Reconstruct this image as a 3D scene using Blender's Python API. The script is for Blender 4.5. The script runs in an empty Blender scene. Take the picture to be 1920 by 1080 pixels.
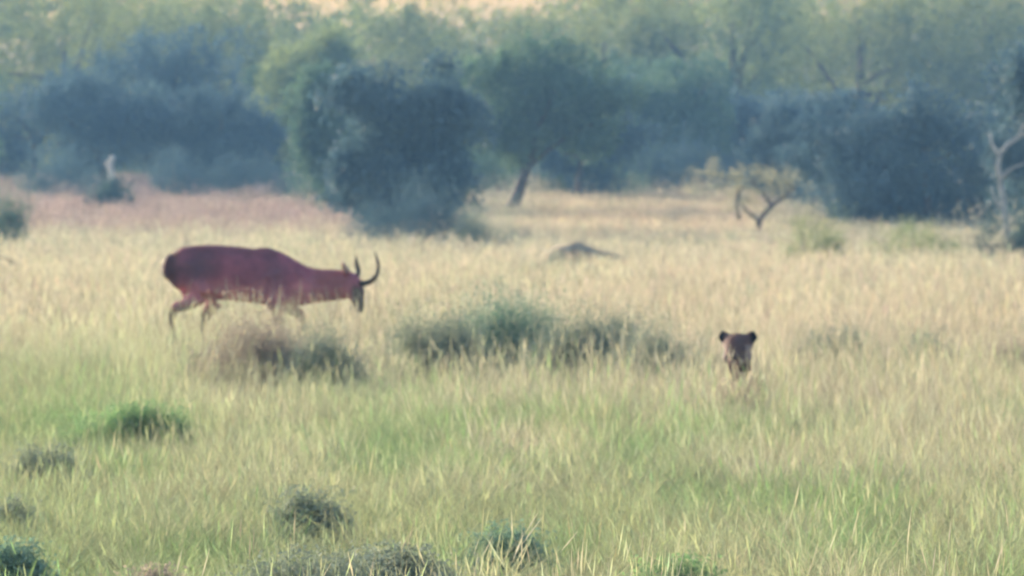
import bpy, bmesh, math, random
import numpy as np
from mathutils import Vector

sc = bpy.context.scene
RNG = np.random.default_rng(11)
random.seed(11)

# ------------------------------------------------------------------ camera
F = 10800.0            # focal length in photograph pixels (1920 wide)
CAM_H = 1.94           # eye height, standing in an open vehicle
HOR = 340.0            # horizon row in the photograph
cam = bpy.data.cameras.new('camera')
cam.sensor_width = 36.0
cam.lens = 36.0 * F / 1920.0
cam.clip_start = 0.5
cam.clip_end = 4000.0
cam.dof.use_dof = True
cam.dof.focus_distance = 18.0
cam.dof.aperture_fstop = 9.5
cam_o = bpy.data.objects.new('camera', cam)
cam_o.location = (0, 0, CAM_H)
cam_o.rotation_euler = (math.radians(90) - math.atan((540 - HOR) / F), 0, 0)
sc.collection.objects.link(cam_o)
sc.camera = cam_o

# ------------------------------------------------------------------ sky, sun, exposure
SUN_EL, SUN_AZ = math.radians(12), math.radians(-36)
world = bpy.data.worlds.new('World')
sc.world = world
world.use_nodes = True
wn = world.node_tree.nodes
wn.clear()
sky = wn.new('ShaderNodeTexSky')
sky.sky_type = 'NISHITA'
sky.sun_disc = False
sky.sun_elevation = SUN_EL
sky.sun_rotation = SUN_AZ
sky.dust_density = 7.0
bg = wn.new('ShaderNodeBackground')
bg.inputs['Strength'].default_value = 0.12
wo = wn.new('ShaderNodeOutputWorld')
world.node_tree.links.new(sky.outputs[0], bg.inputs['Color'])
world.node_tree.links.new(bg.outputs[0], wo.inputs['Surface'])
sun = bpy.data.lights.new('sun', 'SUN')
sun.energy = 2.2
sun.angle = math.radians(14)
sun.color = (1.0, 0.90, 0.74)
sun_o = bpy.data.objects.new('sun', sun)
sv = Vector((math.sin(SUN_AZ) * math.cos(SUN_EL), math.cos(SUN_AZ) * math.cos(SUN_EL), math.sin(SUN_EL)))
sun_o.rotation_euler = (-sv).to_track_quat('-Z', 'Y').to_euler()
sun_o.location = (0, 60, 60)
sc.collection.objects.link(sun_o)
sc.view_settings.view_transform = 'Standard'
sc.view_settings.look = 'None'
sc.view_settings.gamma = 1.0
sc.view_settings.use_curve_mapping = False
sc.view_settings.exposure = 2.2
sc.cycles.use_denoising = True
sc.cycles.use_adaptive_sampling = True
sc.cycles.adaptive_threshold = 0.04
sc.cycles.max_bounces = 4
sc.cycles.diffuse_bounces = 2
sc.cycles.transmission_bounces = 4
sc.cycles.volume_bounces = 0
sc.cycles.transparent_max_bounces = 8

# ------------------------------------------------------------------ helpers
def col(*c):
    return (c[0], c[1], c[2], 1.0)

def link(o, parent=None):
    sc.collection.objects.link(o)
    if parent is not None:
        o.parent = parent
    return o

def tag(o, label=None, category=None, group=None, kind=None):
    if label: o['label'] = label
    if category: o['category'] = category
    if group: o['group'] = group
    if kind: o['kind'] = kind
    return o

def empty(name, loc, rz=0.0):
    o = bpy.data.objects.new(name, None)
    o.location = loc
    o.rotation_euler = (0, 0, rz)
    o.empty_display_size = 0.2
    return link(o)

def np_mesh(name, verts, faces, attrs=None, smooth=False):
    """verts (N,3), faces (M,k) with one k for all; attrs: name -> (N,) floats or (N,4) colours on points"""
    verts = np.asarray(verts, dtype=np.float32)
    faces = np.asarray(faces, dtype=np.int32)
    me = bpy.data.meshes.new(name)
    m, k = faces.shape
    me.vertices.add(len(verts))
    me.vertices.foreach_set('co', verts.ravel())
    me.loops.add(m * k)
    me.loops.foreach_set('vertex_index', faces.ravel())
    me.polygons.add(m)
    me.polygons.foreach_set('loop_start', np.arange(0, m * k, k, dtype=np.int32))
    me.polygons.foreach_set('loop_total', np.full(m, k, dtype=np.int32))
    if smooth:
        me.polygons.foreach_set('use_smooth', np.ones(m, dtype=bool))
    for an, av in (attrs or {}).items():
        av = np.asarray(av, dtype=np.float32)
        if av.ndim == 1:
            a = me.attributes.new(an, 'FLOAT', 'POINT')
            a.data.foreach_set('value', av)
        else:
            a = me.attributes.new(an, 'FLOAT_COLOR', 'POINT')
            a.data.foreach_set('color', av.ravel())
    me.update(calc_edges=True)
    me.validate()
    return me

def mesh_obj(name, me, mat=None, parent=None):
    if mat is not None:
        me.materials.append(mat)
    return link(bpy.data.objects.new(name, me), parent)

def sstep(a, b, x):
    t = np.clip((np.asarray(x, dtype=float) - a) / (b - a), 0, 1)
    return t * t * (3 - 2 * t)

# value noise (vectorised)
_perm = RNG.random((256, 256))
def vnoise(x, y):
    x = np.asarray(x, dtype=float); y = np.asarray(y, dtype=float)
    xi = np.floor(x).astype(int); yi = np.floor(y).astype(int)
    fx = x - xi; fy = y - yi
    fx = fx * fx * (3 - 2 * fx); fy = fy * fy * (3 - 2 * fy)
    g = lambda a, b: _perm[a % 256, b % 256]
    return (g(xi, yi) * (1 - fx) + g(xi + 1, yi) * fx) * (1 - fy) + (g(xi, yi + 1) * (1 - fx) + g(xi + 1, yi + 1) * fx) * fy

def fnoise(x, y):
    return 0.55 * vnoise(x, y) + 0.3 * vnoise(x * 2.1 + 7, y * 2.1 + 3) + 0.15 * vnoise(x * 4.3 + 1, y * 4.3 + 9)

# ------------------------------------------------------------------ terrain
def height(x, y):
    """level plain that rises gently towards the wood"""
    d = np.asarray(y, dtype=float)
    z = 1.85 * sstep(115, 265, d) + 0.35 * sstep(265, 500, d)
    z = z + 0.10 * (fnoise(np.asarray(x) / 9.0 + 40, d / 14.0 + 40) - 0.5) * sstep(35, 60, d)
    return z

def row_of(y, z):
    return HOR + (CAM_H - z) / y * F

def ground_y(px, py):
    """distance at which the ground is seen at a photograph position"""
    lo, hi = 18.0, 262.0
    for _ in range(50):
        m = 0.5 * (lo + hi)
        x = (px - 960) / F * m
        if row_of(m, float(height(x, m))) > py: lo = m
        else: hi = m
    return 0.5 * (lo + hi)

def spot(px, py):
    y = ground_y(px, py)
    x = (px - 960) / F * y
    return x, y, float(height(x, y))

# ------------------------------------------------------------------ materials
def new_mat(name):
    m = bpy.data.materials.new(name)
    m.use_nodes = True
    m.node_tree.nodes.clear()
    return m, m.node_tree.nodes, m.node_tree.links

def mixrgb(n, l, fac, a, b):
    mx = n.new('ShaderNodeMix'); mx.data_type = 'RGBA'
    if isinstance(fac, (int, float)): mx.inputs[0].default_value = fac
    else: l.new(fac, mx.inputs[0])
    for s, v in ((6, a), (7, b)):
        if isinstance(v, tuple): mx.inputs[s].default_value = v
        else: l.new(v, mx.inputs[s])
    return mx.outputs[2]

def foliage_mat(name, c_dark, c_light, trans=0.3, rough=0.6, gloss=0.04):
    m, n, l = new_mat(name)
    at = n.new('ShaderNodeAttribute'); at.attribute_name = 'tint'
    c = mixrgb(n, l, at.outputs['Fac'], col(*c_dark), col(*c_light))
    d = n.new('ShaderNodeBsdfDiffuse'); l.new(c, d.inputs['Color'])
    t = n.new('ShaderNodeBsdfTranslucent'); l.new(c, t.inputs['Color'])
    s1 = n.new('ShaderNodeMixShader'); s1.inputs[0].default_value = trans
    l.new(d.outputs[0], s1.inputs[1]); l.new(t.outputs[0], s1.inputs[2])
    g = n.new('ShaderNodeBsdfGlossy'); g.inputs['Roughness'].default_value = rough
    s2 = n.new('ShaderNodeMixShader'); s2.inputs[0].default_value = gloss
    l.new(s1.outputs[0], s2.inputs[1]); l.new(g.outputs[0], s2.inputs[2])
    o = n.new('ShaderNodeOutputMaterial'); l.new(s2.outputs[0], o.inputs['Surface'])
    return m

def grass_mat(name, trans=0.4):
    """blade colour from the scattered instance, varied a little blade by blade"""
    m, n, l = new_mat(name)
    at = n.new('ShaderNodeAttribute'); at.attribute_type = 'INSTANCER'; at.attribute_name = 'blade_colour'
    bl = n.new('ShaderNodeAttribute'); bl.attribute_name = 'tint'
    hsv = n.new('ShaderNodeHueSaturation')
    l.new(at.outputs['Color'], hsv.inputs['Color'])
    mr = n.new('ShaderNodeMapRange'); mr.inputs[3].default_value = 0.7; mr.inputs[4].default_value = 1.3
    l.new(bl.outputs['Fac'], mr.inputs[0]); l.new(mr.outputs[0], hsv.inputs['Value'])
    d = n.new('ShaderNodeBsdfDiffuse'); l.new(hsv.outputs[0], d.inputs['Color'])
    t = n.new('ShaderNodeBsdfTranslucent'); l.new(hsv.outputs[0], t.inputs['Color'])
    s1 = n.new('ShaderNodeMixShader'); s1.inputs[0].default_value = trans
    l.new(d.outputs[0], s1.inputs[1]); l.new(t.outputs[0], s1.inputs[2])
    o = n.new('ShaderNodeOutputMaterial'); l.new(s1.outputs[0], o.inputs['Surface'])
    return m

def rough_mat(name, c1, c2, scale=8.0, rough=0.9, bump=0.4, detail=6):
    m, n, l = new_mat(name)
    tc = n.new('ShaderNodeTexCoord')
    nz = n.new('ShaderNodeTexNoise'); nz.inputs['Scale'].default_value = scale; nz.inputs['Detail'].default_value = detail
    l.new(tc.outputs['Object'], nz.inputs['Vector'])
    cr = n.new('ShaderNodeValToRGB')
    cr.color_ramp.elements[0].position = 0.32; cr.color_ramp.elements[0].color = col(*c1)
    cr.color_ramp.elements[1].position = 0.68; cr.color_ramp.elements[1].color = col(*c2)
    l.new(nz.outputs['Fac'], cr.inputs[0])
    b = n.new('ShaderNodeBsdfPrincipled'); b.inputs['Roughness'].default_value = rough
    b.inputs['Specular IOR Level'].default_value = 0.2
    l.new(cr.outputs[0], b.inputs['Base Color'])
    bp = n.new('ShaderNodeBump'); bp.inputs['Strength'].default_value = bump; bp.inputs['Distance'].default_value = 0.03
    l.new(nz.outputs['Fac'], bp.inputs['Height']); l.new(bp.outputs[0], b.inputs['Normal'])
    o = n.new('ShaderNodeOutputMaterial'); l.new(b.outputs[0], o.inputs['Surface'])
    return m

def coat_mat(name, rough=0.75, fur=90.0):
    """hide colour stored on the animal's surface plus fine fur relief"""
    m, n, l = new_mat(name)
    at = n.new('ShaderNodeAttribute'); at.attribute_name = 'coat'
    tc = n.new('ShaderNodeTexCoord')
    nz = n.new('ShaderNodeTexNoise'); nz.inputs['Scale'].default_value = fur; nz.inputs['Detail'].default_value = 4
    l.new(tc.outputs['Object'], nz.inputs['Vector'])
    nz2 = n.new('ShaderNodeTexNoise'); nz2.inputs['Scale'].default_value = 9.0; nz2.inputs['Detail'].default_value = 3
    l.new(tc.outputs['Object'], nz2.inputs['Vector'])
    ad = n.new('ShaderNodeMath'); ad.operation = 'ADD'; l.new(nz.outputs['Fac'], ad.inputs[0]); l.new(nz2.outputs['Fac'], ad.inputs[1])
    mr = n.new('ShaderNodeMapRange'); mr.inputs[1].default_value = 0.6; mr.inputs[2].default_value = 1.4
    mr.inputs[3].default_value = 0.75; mr.inputs[4].default_value = 1.25
    l.new(ad.outputs[0], mr.inputs[0])
    hsv = n.new('ShaderNodeHueSaturation'); l.new(at.outputs['Color'], hsv.inputs['Color']); l.new(mr.outputs[0], hsv.inputs['Value'])
    b = n.new('ShaderNodeBsdfPrincipled'); b.inputs['Roughness'].default_value = rough
    b.inputs['Specular IOR Level'].default_value = 0.05
    b.inputs['Sheen Weight'].default_value = 0.0
    l.new(hsv.outputs[0], b.inputs['Base Color'])
    bp = n.new('ShaderNodeBump'); bp.inputs['Strength'].default_value = 0.35; bp.inputs['Distance'].default_value = 0.01
    l.new(nz.outputs['Fac'], bp.inputs['Height']); l.new(bp.outputs[0], b.inputs['Normal'])
    o = n.new('ShaderNodeOutputMaterial'); l.new(b.outputs[0], o.inputs['Surface'])
    return m

def plain_mat(name, c, rough=0.5):
    return rough_mat(name, tuple(v * 0.8 for v in c), tuple(min(1, v * 1.2) for v in c), 40, rough, 0.15, 3)

M_BARK = rough_mat('bark', (0.07, 0.055, 0.045), (0.17, 0.14, 0.12), 7, 0.95, 0.8)
M_PALEBARK = rough_mat('pale_bark', (0.42, 0.40, 0.37), (0.66, 0.63, 0.58), 5, 0.9, 0.5)
M_GREYBARK = rough_mat('grey_bark', (0.22, 0.22, 0.21), (0.40, 0.39, 0.37), 5, 0.9, 0.5)
M_TWIG = rough_mat('dry_twig', (0.14, 0.11, 0.09), (0.30, 0.26, 0.22), 12, 0.95, 0.3)
M_LICHEN = rough_mat('lichen_twig', (0.30, 0.30, 0.20), (0.52, 0.50, 0.34), 10, 0.95, 0.3)
M_MOUND = rough_mat('mound_earth', (0.20, 0.165, 0.115), (0.33, 0.28, 0.195), 5, 0.98, 0.9)
LEAF = {
    'dark':  foliage_mat('shade_tinted_leaf', (0.018, 0.046, 0.058), (0.090, 0.160, 0.130)),  # blue cast of skylit shade is put into this leaf colour
    'blue':  foliage_mat('haze_tinted_leaf', (0.040, 0.085, 0.125), (0.095, 0.165, 0.180)),  # green foliage tinted blue, the distance haze painted into its colour
    'teal':  foliage_mat('teal_leaf', (0.040, 0.095, 0.075), (0.170, 0.270, 0.155)),
    'olive': foliage_mat('olive_leaf', (0.085, 0.130, 0.055), (0.330, 0.360, 0.110)),
    'light': foliage_mat('light_leaf', (0.130, 0.190, 0.080), (0.360, 0.410, 0.160)),
    'bush':  foliage_mat('bush_leaf', (0.105, 0.200, 0.155), (0.205, 0.320, 0.230), 0.3),
    'grey':  foliage_mat('grey_leaf', (0.170, 0.220, 0.170), (0.265, 0.315, 0.235), 0.25),
    'pale':  foliage_mat('pale_leaf', (0.260, 0.250, 0.150), (0.450, 0.430, 0.270), 0.4),
    'herb':  foliage_mat('herb_leaf', (0.120, 0.235, 0.100), (0.220, 0.360, 0.160), 0.45),
    'brown': foliage_mat('brown_leaf', (0.240, 0.205, 0.175), (0.370, 0.325, 0.265), 0.4),
}

# ------------------------------------------------------------------ ground
def build_ground():
    xs = np.concatenate([np.linspace(-400, -60, 30)[:-1], np.linspace(-60, 60, 161), np.linspace(60, 400, 30)[1:]])
    ys = np.concatenate([np.linspace(-60, 10, 12)[:-1], np.linspace(10, 300, 240), np.linspace(300, 570, 30)[1:]])
    X, Y = np.meshgrid(xs, ys)
    Z = height(X, Y)
    V = np.stack([X, Y, Z], -1).reshape(-1, 3)
    nx, ny = len(xs), len(ys)
    i = np.arange(nx - 1); j = np.arange(ny - 1)
    a = (j[:, None] * nx + i[None, :]).ravel()
    Fc = np.stack([a, a + 1, a + nx + 1, a + nx], -1)
    m, n, l = new_mat('savanna_soil')
    tc = n.new('ShaderNodeTexCoord')
    nz = n.new('ShaderNodeTexNoise'); nz.inputs['Scale'].default_value = 0.16; nz.inputs['Detail'].default_value = 8
    l.new(tc.outputs['Object'], nz.inputs['Vector'])
    nf = n.new('ShaderNodeTexNoise'); nf.inputs['Scale'].default_value = 6.0; nf.inputs['Detail'].default_value = 6
    l.new(tc.outputs['Object'], nf.inputs['Vector'])
    c1 = mixrgb(n, l, nz.outputs['Fac'], col(0.20, 0.19, 0.10), col(0.30, 0.24, 0.15))
    c2 = mixrgb(n, l, nf.outputs['Fac'], col(0.13, 0.11, 0.07), col(0.36, 0.31, 0.20))
    c = mixrgb(n, l, 0.5, c1, c2)
    b = n.new('ShaderNodeBsdfPrincipled'); b.inputs['Roughness'].default_value = 1.0; b.inputs['Specular IOR Level'].default_value = 0.1
    l.new(c, b.inputs['Base Color'])
    bp = n.new('ShaderNodeBump'); bp.inputs['Strength'].default_value = 0.6; bp.inputs['Distance'].default_value = 0.06
    l.new(nf.outputs['Fac'], bp.inputs['Height']); l.new(bp.outputs[0], b.inputs['Normal'])
    o = n.new('ShaderNodeOutputMaterial'); l.new(b.outputs[0], o.inputs['Surface'])
    g = mesh_obj('ground', np_mesh('ground', V, Fc, smooth=True), m)
    tag(g, 'dry sandy savanna soil under the grass', 'ground', kind='structure')
build_ground()

# ------------------------------------------------------------------ haze
def build_haze():
    x0, x1, y0, y1, z0, z1 = -420, 420, -70, 590, -1.6, 15.0
    V = [(x, y, z) for z in (z0, z1) for y in (y0, y1) for x in (x0, x1)]
    Fc = [(0, 2, 3, 1), (4, 5, 7, 6), (0, 1, 5, 4), (2, 6, 7, 3), (0, 4, 6, 2), (1, 3, 7, 5)]
    m, n, l = new_mat('haze_air')
    v = n.new('ShaderNodeVolumePrincipled')
    v.inputs['Color'].default_value = col(0.27, 0.56, 1.0)
    v.inputs['Density'].default_value = 0.0006
    v.inputs['Anisotropy'].default_value = 0.0
    o = n.new('ShaderNodeOutputMaterial'); l.new(v.outputs[0], o.inputs['Volume'])
    h = mesh_obj('haze', np_mesh('haze', V, Fc), m)
    tag(h, 'thin bluish haze hanging over the plain', 'haze', kind='stuff')
build_haze()

# ------------------------------------------------------------------ where the shrubs of the plain stand (their grass is thinner)
def row(name, label, px0, px1, base, top, leaf, seed, n_leaf=2600, **k):
    return dict(name=name, label=label, px0=px0, px1=px1, base=base, top=top, leaf=leaf, seed=seed, n_leaf=n_leaf, **k)
SHRUBS = [
    row('leafy_bush', 'largest green bush, between the antelope and the lioness', 856, 1062, 694, 526, 'bush', 301, 11000, nlobes=20),
    row('leafy_bush', 'low grey bush adjoining the left of the largest green bush', 728, 905, 704, 566, 'grey', 302, 9000),
    row('leafy_bush', 'grey green bush adjoining the right of the largest green bush', 1010, 1205, 704, 560, 'grey', 303, 10000),
    row('leafy_bush', 'thin greyish bush left of the lioness', 1145, 1330, 712, 580, 'grey', 304, 8500),
    row('leafy_bush', 'greyish brown bush in front of the antelope belly and legs', 376, 575, 716, 545, 'brown', 305, 9000, nlobes=18),
    row('leafy_bush', 'dull green bush under the antelope head', 556, 676, 722, 588, 'grey', 306, 5000),
    row('leafy_bush', 'small dark twiggy bush under the antelope hind leg', 340, 384, 712, 624, 'grey', 307, 900),
    row('herb_patch', 'bright green spreading herb patch in the left foreground', 140, 362, 834, 752, 'herb', 308, 6000, category='plant', nlobes=14),
    row('leafy_bush', 'grey green bush near the left edge, just below the bright herb patch', 32, 146, 902, 802, 'grey', 309, 3200),
    row('leafy_bush', 'small dark tuft at the left edge below the grey bush', -10, 50, 985, 905, 'grey', 310, 1500),
    row('leafy_bush', 'dark teal bush in the lower left corner', -60, 82, 1110, 985, 'bush', 311, 4000),
    row('leafy_bush', 'compact greyish bush alone in the lower left middle', 536, 648, 1000, 890, 'grey', 312, 3600),
    row('leafy_bush', 'wide low grey green bush along the bottom edge', 455, 850, 1118, 996, 'grey', 313, 9000, nlobes=18),
    row('leafy_bush', 'small dark green bush right of the wide low bottom bush', 892, 996, 1052, 955, 'bush', 314, 2200),
    row('leafy_bush', 'green bush at the bottom edge right of centre', 1195, 1325, 1112, 1020, 'herb', 315, 3200),
    row('leafy_bush', 'small brown bush at the bottom edge, lower left', 222, 316, 1110, 1040, 'brown', 316, 2000),
    row('leafy_bush', 'low green bush above and right of the lioness, on pale grass', 1378, 1462, 580, 522, 'grey', 317, 1600),
    row('leafy_bush', 'olive green bush right of the lioness', 1505, 1650, 678, 585, 'grey', 318, 3000),
    row('leafy_bush', 'dark grey bush midway between the lioness and the right edge', 1700, 1812, 682, 612, 'grey', 319, 2600),
    row('leafy_bush', 'brownish bush at the right edge level with the lioness', 1862, 1960, 690, 600, 'brown', 320, 2400),
    row('leafy_bush', 'green bush beneath the bent thorn tree', 1465, 1575, 505, 370, 'light', 321, 3600),
    row('leafy_bush', 'green tuft against the left side of the brown mound', 1000, 1072, 520, 464, 'grey', 322, 1500),
    row('leafy_bush', 'pale brushy bush beside the leaning tree trunk', 846, 960, 470, 345, 'grey', 323, 2600),
    row('leafy_bush', 'bluish bush at the left edge in front of the pinkish grass', -50, 66, 462, 330, 'teal', 324, 3600),
    row('leafy_bush', 'dark bush under the white broken snag', 168, 258, 392, 318, 'dark', 325, 2600),
    row('leafy_bush', 'green bush in dry grass at the foot of the widest dark tree', 1645, 1800, 486, 405, 'light', 326, 3000),
    row('leafy_bush', 'dark bush at the right edge under the pale bent limb', 1838, 1962, 506, 338, 'dark', 327, 6000),
    row('leafy_bush', 'faded brownish bush right in front of the lioness', 1300, 1440, 786, 702, 'brown', 328, 2400),
    row('thicket', 'dark bluish thicket at the foot of the big dark tree', 680, 862, 470, 318, 'blue', 341, 5200),
    row('thicket', 'dark thicket at the wood edge straight above the antelope rump', 250, 420, 372, 268, 'blue', 331, 2600),
    row('thicket', 'dark thicket at the wood edge above the antelope shoulder', 410, 560, 372, 262, 'blue', 332, 2600),
    row('thicket', 'teal thicket at the wood edge left of the big dark tree', 540, 690, 384, 270, 'teal', 333, 2600),
    row('thicket', 'bluish thicket at the wood edge left of the white broken snag', 40, 190, 376, 262, 'blue', 334, 2600),
    row('thicket', 'teal thicket in the shade under the leaning tree', 1020, 1200, 370, 215, 'teal', 335, 6000),
    row('thicket', 'dark thicket right of the thorn tree under the purplish tree', 1500, 1640, 400, 280, 'blue', 336, 2400),
    row('thicket', 'teal thicket behind the dark leaning trunk', 840, 1060, 368, 205, 'teal', 337, 6000),
    row('thicket', 'bluish thicket behind the pale open ground at right of centre', 1165, 1340, 362, 220, 'blue', 338, 5000),
    row('thicket', 'dark thicket straight behind the thorn tree', 1310, 1500, 360, 262, 'blue', 339, 3000),
    row('thicket', 'bluish thicket right behind the big dark tree', 640, 860, 372, 262, 'blue', 340, 3000),
]
def shrub_spot(px, py):
    """the row seen as a shrub's lower edge is where the grass in front hides its foot"""
    hide = (0.18 if py < 740 else 0.12) if py > 430 else 0.08
    lo, hi = 18.0, 262.0
    for _ in range(50):
        m = 0.5 * (lo + hi)
        if row_of(m, float(height((px - 960) / F * m, m)) + hide) > py: lo = m
        else: hi = m
    y = 0.5 * (lo + hi); x = (px - 960) / F * y
    return x, y, float(height(x, y))
FOOT = []
for q in SHRUBS:
    _x, _y, _z = shrub_spot(0.5 * (q['px0'] + q['px1']), q['base'])
    FOOT.append((_x, _y, 0.5 * (q['px1'] - q['px0']) * _y / F))

# ------------------------------------------------------------------ grass
def clump_mesh(name, nb, h, spread, width, lean, seed_frac, rng):
    """a tuft: arched tapering blades, some stalks with a loose seed head"""
    V, Q, T = [], [], []
    SEG = 3
    for b in range(nb):
        a = rng.uniform(0, 2 * math.pi); r = spread * math.sqrt(rng.uniform())
        base = np.array([r * math.cos(a), r * math.sin(a), -0.02])
        a2 = a + rng.normal(0, 0.9)
        hh = h * rng.uniform(0.55, 1.1)
        stalk = rng.uniform() < seed_frac
        if stalk: hh = h * rng.uniform(1.0, 1.45)
        ln = hh * lean * rng.uniform(0.2, 1.3) * (0.5 if stalk else 1)
        d = np.array([math.cos(a2), math.sin(a2), 0.0])
        fa = rng.uniform(0, math.pi)
        side = np.array([math.cos(fa), math.sin(fa), 0.0])
        w = width * rng.uniform(0.6, 1.3) * (0.6 if stalk else 1)
        tint = rng.uniform(0, 1)
        i0 = len(V)
        for s in range(SEG + 1):
            t = s / SEG
            p = base + d * ln * t ** 1.8 + np.array([0, 0, hh * (t - 0.22 * t * t * lean)])
            ww = w * (1 - 0.92 * t ** 1.5) * 0.5
            V += [p - side * ww, p + side * ww]; T += [tint, tint]
        for s in range(SEG):
            k = i0 + 2 * s
            Q.append((k, k + 1, k + 3, k + 2))
        if stalk:                                   # seed head: three crossed slim spindles
            top = base + d * ln + np.array([0, 0, hh * (1 - 0.22 * lean)])
            hl = h * rng.uniform(0.2, 0.36); hw = width * 0.55
            for q in range(2):
                fa2 = fa + q * 1.6
                sd = np.array([math.cos(fa2), math.sin(fa2), 0.0])
                k = len(V)
                ax = np.array([d[0] * 0.25, d[1] * 0.25, 1.0])
                V += [top - ax * hl * 0.5, top - sd * hw, top + ax * hl * 0.6, top + sd * hw]
                T += [1.0] * 4
                Q.append((k, k + 1, k + 2, k + 3))
    return np_mesh(name, np.array(V), np.array(Q), {'tint': np.array(T)})

def scatter(name, label, variants, mat, pts, scl, rotz, idx, colr):
    """one mass of grass: tufts set out on points by geometry nodes"""
    coll = bpy.data.collections.new(name + '_tufts')
    for i, me in enumerate(variants):
        me.materials.append(mat)
        coll.objects.link(bpy.data.objects.new('tuft_%02d' % i, me))
    me = bpy.data.meshes.new(name)
    me.vertices.add(len(pts))
    me.vertices.foreach_set('co', np.asarray(pts, dtype=np.float32).ravel())
    for an, ty, key, arr in (('tuft_scale', 'FLOAT_VECTOR', 'vector', scl), ('tuft_turn', 'FLOAT_VECTOR', 'vector', rotz),
                             ('tuft_kind', 'INT', 'value', idx), ('blade_colour', 'FLOAT_COLOR', 'color', colr)):
        a = me.attributes.new(an, ty, 'POINT')
        a.data.foreach_set(key, np.ascontiguousarray(arr, dtype=np.int32 if ty == 'INT' else np.float32).ravel())
    o = link(bpy.data.objects.new(name, me))
    ng = bpy.data.node_groups.new(name + '_nodes', 'GeometryNodeTree')
    ng.interface.new_socket('Geometry', in_out='INPUT', socket_type='NodeSocketGeometry')
    ng.interface.new_socket('Geometry', in_out='OUTPUT', socket_type='NodeSocketGeometry')
    n, l = ng.nodes, ng.links
    gi, go = n.new('NodeGroupInput'), n.new('NodeGroupOutput')
    ci = n.new('GeometryNodeCollectionInfo'); ci.inputs['Collection'].default_value = coll
    ci.inputs['Separate Children'].default_value = True; ci.inputs['Reset Children'].default_value = True
    ip = n.new('GeometryNodeInstanceOnPoints'); ip.inputs['Pick Instance'].default_value = True
    def named(an, ty):
        q = n.new('GeometryNodeInputNamedAttribute'); q.data_type = ty; q.inputs['Name'].default_value = an
        return q.outputs['Attribute']
    l.new(gi.outputs[0], ip.inputs['Points'])
    l.new(ci.outputs[0], ip.inputs['Instance'])
    l.new(named('tuft_kind', 'INT'), ip.inputs['Instance Index'])
    l.new(named('tuft_turn', 'FLOAT_VECTOR'), ip.inputs['Rotation'])
    l.new(named('tuft_scale', 'FLOAT_VECTOR'), ip.inputs['Scale'])
    l.new(ip.outputs[0], go.inputs[0])
    md = o.modifiers.new('tufts', 'NODES'); md.node_group = ng
    tag(o, label, 'grass', kind='stuff')
    return o

def to_px(x, y):
    return 960 + x / y * F

def grass_zone(x, y):
    """what grows where: returns blade colour (linear), height factor and share of dry tufts"""
    px = to_px(x, y); py = row_of(y, height(x, y))
    n1 = fnoise(x / 1.6 + 11, y / 3.2 + 5); n2 = fnoise(x / 0.55 + 31, y / 1.1 + 9)
    green = np.array([0.300, 0.350, 0.200]); yel = np.array([0.400, 0.396, 0.282])
    tan = np.array([0.425, 0.388, 0.302]); pink = np.array([0.330, 0.255, 0.232]); sand = np.array([0.480, 0.410, 0.295])
    lush = np.array([0.170, 0.300, 0.120])
    # dryness: 0 fresh .. 1 dry; the near left is freshest, the middle distance driest
    dry = 0.16 + 0.52 * sstep(860, 640, py)
    dry += 0.22 * sstep(900, 1500, px) * sstep(1050, 800, py)
    dry -= 0.30 * sstep(420, 60, px) * sstep(640, 760, py)
    dry -= 0.25 * sstep(1250, 1700, px) * sstep(640, 560, py) * sstep(380, 470, py)
    dry += 0.9 * (n1 - 0.5) + 0.5 * (n2 - 0.5)
    dry = np.clip(dry, 0, 1)[:, None]
    c = np.where(dry < 0.45, green + (yel - green) * (dry / 0.45), yel + (tan - yel) * ((dry - 0.45) / 0.55))
    n3 = fnoise(x / 0.8 + 71, y / 2.4 + 19)
    lu = (sstep(0.54, 0.70, n3) * sstep(680, 800, py) * 0.75)[:, None]
    c = c * (1 - lu) + lush * lu
    pk = (sstep(1000, 600, px) * sstep(470, 420, py))[:, None] * 0.9
    c = c * (1 - pk) + pink * pk
    sd = (sstep(900, 1050, px) * sstep(1560, 1380, px) * sstep(475, 430, py))[:, None] * 0.9
    c = c * (1 - sd) + sand * sd
    hf = 0.58 + 0.6 * n2 + 0.75 * n1 + 0.25 * dry[:, 0] - 0.2 * sstep(800, 1000, py)
    hf = np.where(py < 470, hf * 0.8, hf)
    for fx, fy, fr in FOOT:                     # low thin grass round a shrub's foot
        d = np.hypot((x - fx) / (fr * 1.05), (y - fy + 0.9 * fr) / (fr * 1.9))
        hf = hf * (1 - 0.30 * sstep(1.15, 0.75, d))
    w_ = sstep(1.0, 0.6, np.hypot((x - 1.76) / 0.8, (y - 42.6) / 5.2)); hf = hf * (1 - w_) + 1.30 * w_     # even stand hiding the lioness
    w_ = sstep(1.0, 0.7, np.hypot((x + 2.5) / 2.2, (y - 55.0) / 6.5)); hf = hf * (1 - w_) + 1.8 * w_
    return c, hf, dry[:, 0]

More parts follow.
